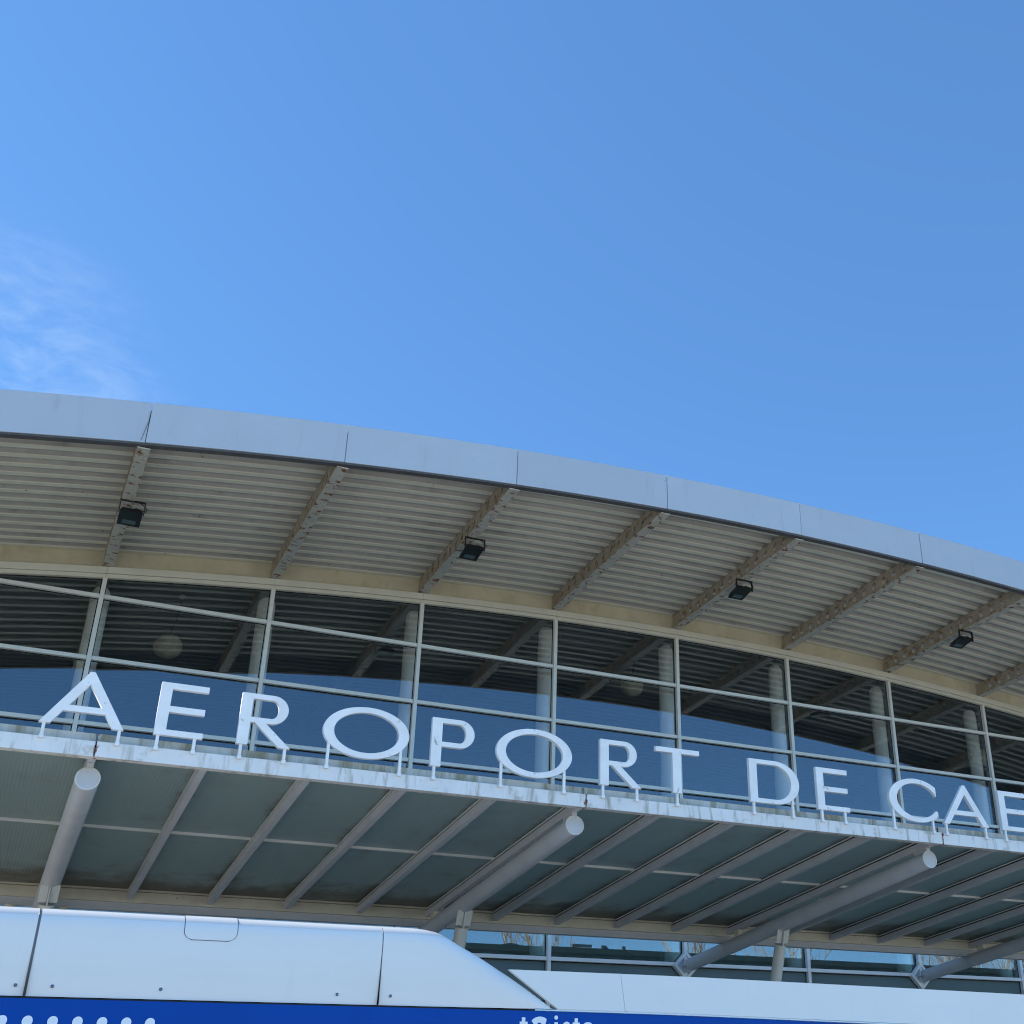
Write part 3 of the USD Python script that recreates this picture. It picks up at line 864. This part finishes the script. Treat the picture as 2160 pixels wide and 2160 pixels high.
fp = obj('side_fairing', MB().poly_xz(fairing(2.891, 3.290, 3.798, 3.837), BY, 0.03), M['bus_white'], B)
fp = obj('side_fairing', MB().poly_xz(fairing(3.8003, 3.8393, 8.3, 8.3), BY, 0.03), M['bus_white'], B)
# roof, gutter, body
obj('roof_skin', MB().box(-4.0, 8.3, BY + 0.06, BY + BW, 2.54, 2.578), M['bus_roof'], B)
g = MB()
for a, b in zip(lin(3.1, 8.3, 12)[:-1], lin(3.1, 8.3, 12)[1:]):
    g.bar((a, BY - 0.004, fbot(a) - 0.008), (b, BY - 0.004, fbot(b) - 0.008), 0.012, 0.009)
obj('gutter_rail', g, M['rail'], B)
body = MB().strip(lin(-4.0, 8.3, 25), BY - 0.004, BY + 0.02, lambda x: 2.02, lambda x: np.interp(x, [3.06, 3.29, 4.25, 6.515, 8.3], [2.596, 2.596, 2.589, 2.553, 2.525]))
obj('blue_side_panel', body, M['bus_blue'], B)
lower = MB().box(-4.0, 8.3, BY - 0.004, BY + 0.02, 0.32, 1.25)
lower.box(-4.0, 8.3, BY + BW - 0.02, BY + BW, 0.32, 2.5)
lower.box(-4.0, -3.96, BY + 0.02, BY + BW - 0.02, 0.32, 2.52)
lower.box(8.26, 8.3, BY + 0.02, BY + BW - 0.02, 0.32, 1.2)
obj('lower_body', lower, M['bus_blue'], B)
for i, x in enumerate(lin(-4.0, 8.3, 9)[:-1]):
    obj('side_window', MB().box(x + 0.03, x + 1.50, BY, BY + 0.015, 1.255, 2.015), M['bus_glass'], B)
obj('windscreen', MB().box(8.265, 8.295, BY + 0.05, BY + BW - 0.05, 1.22, 2.5), M['bus_glass'], B)
for wx in (-1.6, 4.9):
    for wy in (BY + 0.02, BY + BW - 0.32):
        w = obj('wheel', MB().tube([(wx, wy, 0.48), (wx, wy + 0.28, 0.48)], 0.48, 28), M['tyre'], B, smooth=40)
        obj('rim', MB().tube([(wx, wy - 0.006, 0.48), (wx, wy + 0.1, 0.48)], 0.28, 24), M['rail'], w, smooth=40)
# row of dots and the lettering
for i in range(7):
    dx = -0.355 + 0.1402 * i
    dot = affinity.rotate(ell(dx, 2.466, 0.0295, 0.032), -18)
    obj('white_dot', MB().poly_xz(dot, BY - 0.0065, 0.004), M['decal'], B)
DY = BY - 0.0068


def word(poly):
    poly = affinity.affine_transform(poly, [1.1325, 0, 0, 1.1325, 3.002 - 1.1325 * 2.594, 2.551 - 1.1325 * 3.042])
    obj('logo_letter', MB().poly_xz(poly, DY, 0.0045), M['decal'], B)


word(unary_union([rect(2.594, 2.935, 2.617, 3.042), rect(2.580, 2.995, 2.634, 3.016), rect(2.600, 2.928, 2.636, 2.948)]))
word(Polygon([(2.660, 3.022), (2.675, 3.036), (2.695, 3.045), (2.718, 3.0485), (2.742, 3.046), (2.756, 3.040), (2.764, 3.034), (2.761, 3.016), (2.752, 2.995), (2.738, 2.97),
              (2.760, 2.955), (2.776, 2.985), (2.784, 3.010), (2.790, 2.985), (2.785, 2.955), (2.765, 2.930), (2.730, 2.926), (2.700, 2.935), (2.685, 2.96), (2.682, 2.99), (2.674, 3.005)]).difference(ell(2.715, 3.0, 0.016, 0.012)))
word(unary_union([rect(2.819, 2.93, 2.844, 3.017), ell(2.8315, 3.0445, 0.0125, 0.0125)]))
ring = ell(2.905, 2.997, 0.026, 0.024).difference(ell(2.905, 2.997, 0.009, 0.008)).difference(rect(2.905, 2.97, 2.95, 2.995))
ring2 = ell(2.907, 2.953, 0.027, 0.024).difference(ell(2.907, 2.953, 0.010, 0.008)).difference(rect(2.86, 2.955, 2.907, 2.985))
word(unary_union([ring, ring2]))
word(unary_union([rect(2.962, 2.935, 2.985, 3.043), rect(2.948, 2.995, 2.999, 3.017), rect(2.966, 2.928, 3.002, 2.948)]))
word(ell(3.057, 2.975, 0.046, 0.046).difference(ell(3.057, 2.975, 0.021, 0.022)))

# ------------------------------------------------------------------ bare trees across the road, seen mirrored in the lower glass
def bare_tree(seed, h):
    rnd = random.Random(seed)
    tr, br, tw = MB(), MB(), MB()

    def grow(p, d, length, r, depth):
        q = [np.array(p)]
        dd = np.array(d, float)
        n = 3
        for i in range(n):
            dd = dd + np.array([rnd.uniform(-0.16, 0.16), rnd.uniform(-0.16, 0.16), rnd.uniform(-0.02, 0.16)])
            dd /= np.linalg.norm(dd)
            q.append(q[-1] + dd * length / n)
        r = max(r, 0.013)
        rr = lin(r, r * 0.62, n + 1)
        (tr if depth == 0 else br if depth < 3 else tw).tube(q, rr, 6 if depth < 2 else 3, caps=False)
        if depth == 5:
            return
        for c in range(3 if depth < 4 else 4):
            at = q[-1] if c == 0 else q[rnd.choice((1, 2, 3))]
            s = rnd.uniform(0.35, 0.85)
            az = rnd.uniform(0, 2 * PI)
            nd = dd + s * np.array([math.cos(az), math.sin(az), 0.15])
            grow(at, nd / np.linalg.norm(nd), length * rnd.uniform(0.58, 0.8), r * (0.62 if c == 0 else 0.45), depth + 1)
    grow((0, 0, 0), (0, 0, 1), h * 0.26, h * 0.016, 0)
    return tr, br, tw


TG = 'bare trees across the road'
SPOTS = [(20, -33, 13), (30, -31, 14), (34.5, -33, 14), (38, -30, 14), (42, -32, 14), (46, -30, 14), (50, -33, 14)]
NAMES = ['leftmost, standing apart from the rest', 'second from the left in the row', 'third from the left in the row', 'fourth, in the middle of the row', 'fifth and tallest of the row',
         'second from the right end of the row', 'at the right end of the row']
protos = []
for i, (x, y, h) in enumerate(SPOTS):
    label = 'bare winter tree mirrored in the lower glass, ' + NAMES[i]
    if i < 2:
        t = thing('bare_tree', (x, y, 0), label, 'tree', TG)
        a, b, c = bare_tree(i + 3, h * 1.25)
        obj('trunk', a, M['bark'], t, smooth=True, local=True)
        obj('branches', b, M['bark'], t, local=True)
        keys(obj('twigs', c, M['bark'], t, local=True), kind='stuff')
        protos.append(t)
    else:
        copy_of(protos[i % 2], (x, y, 0), label, rotz=67 * i)
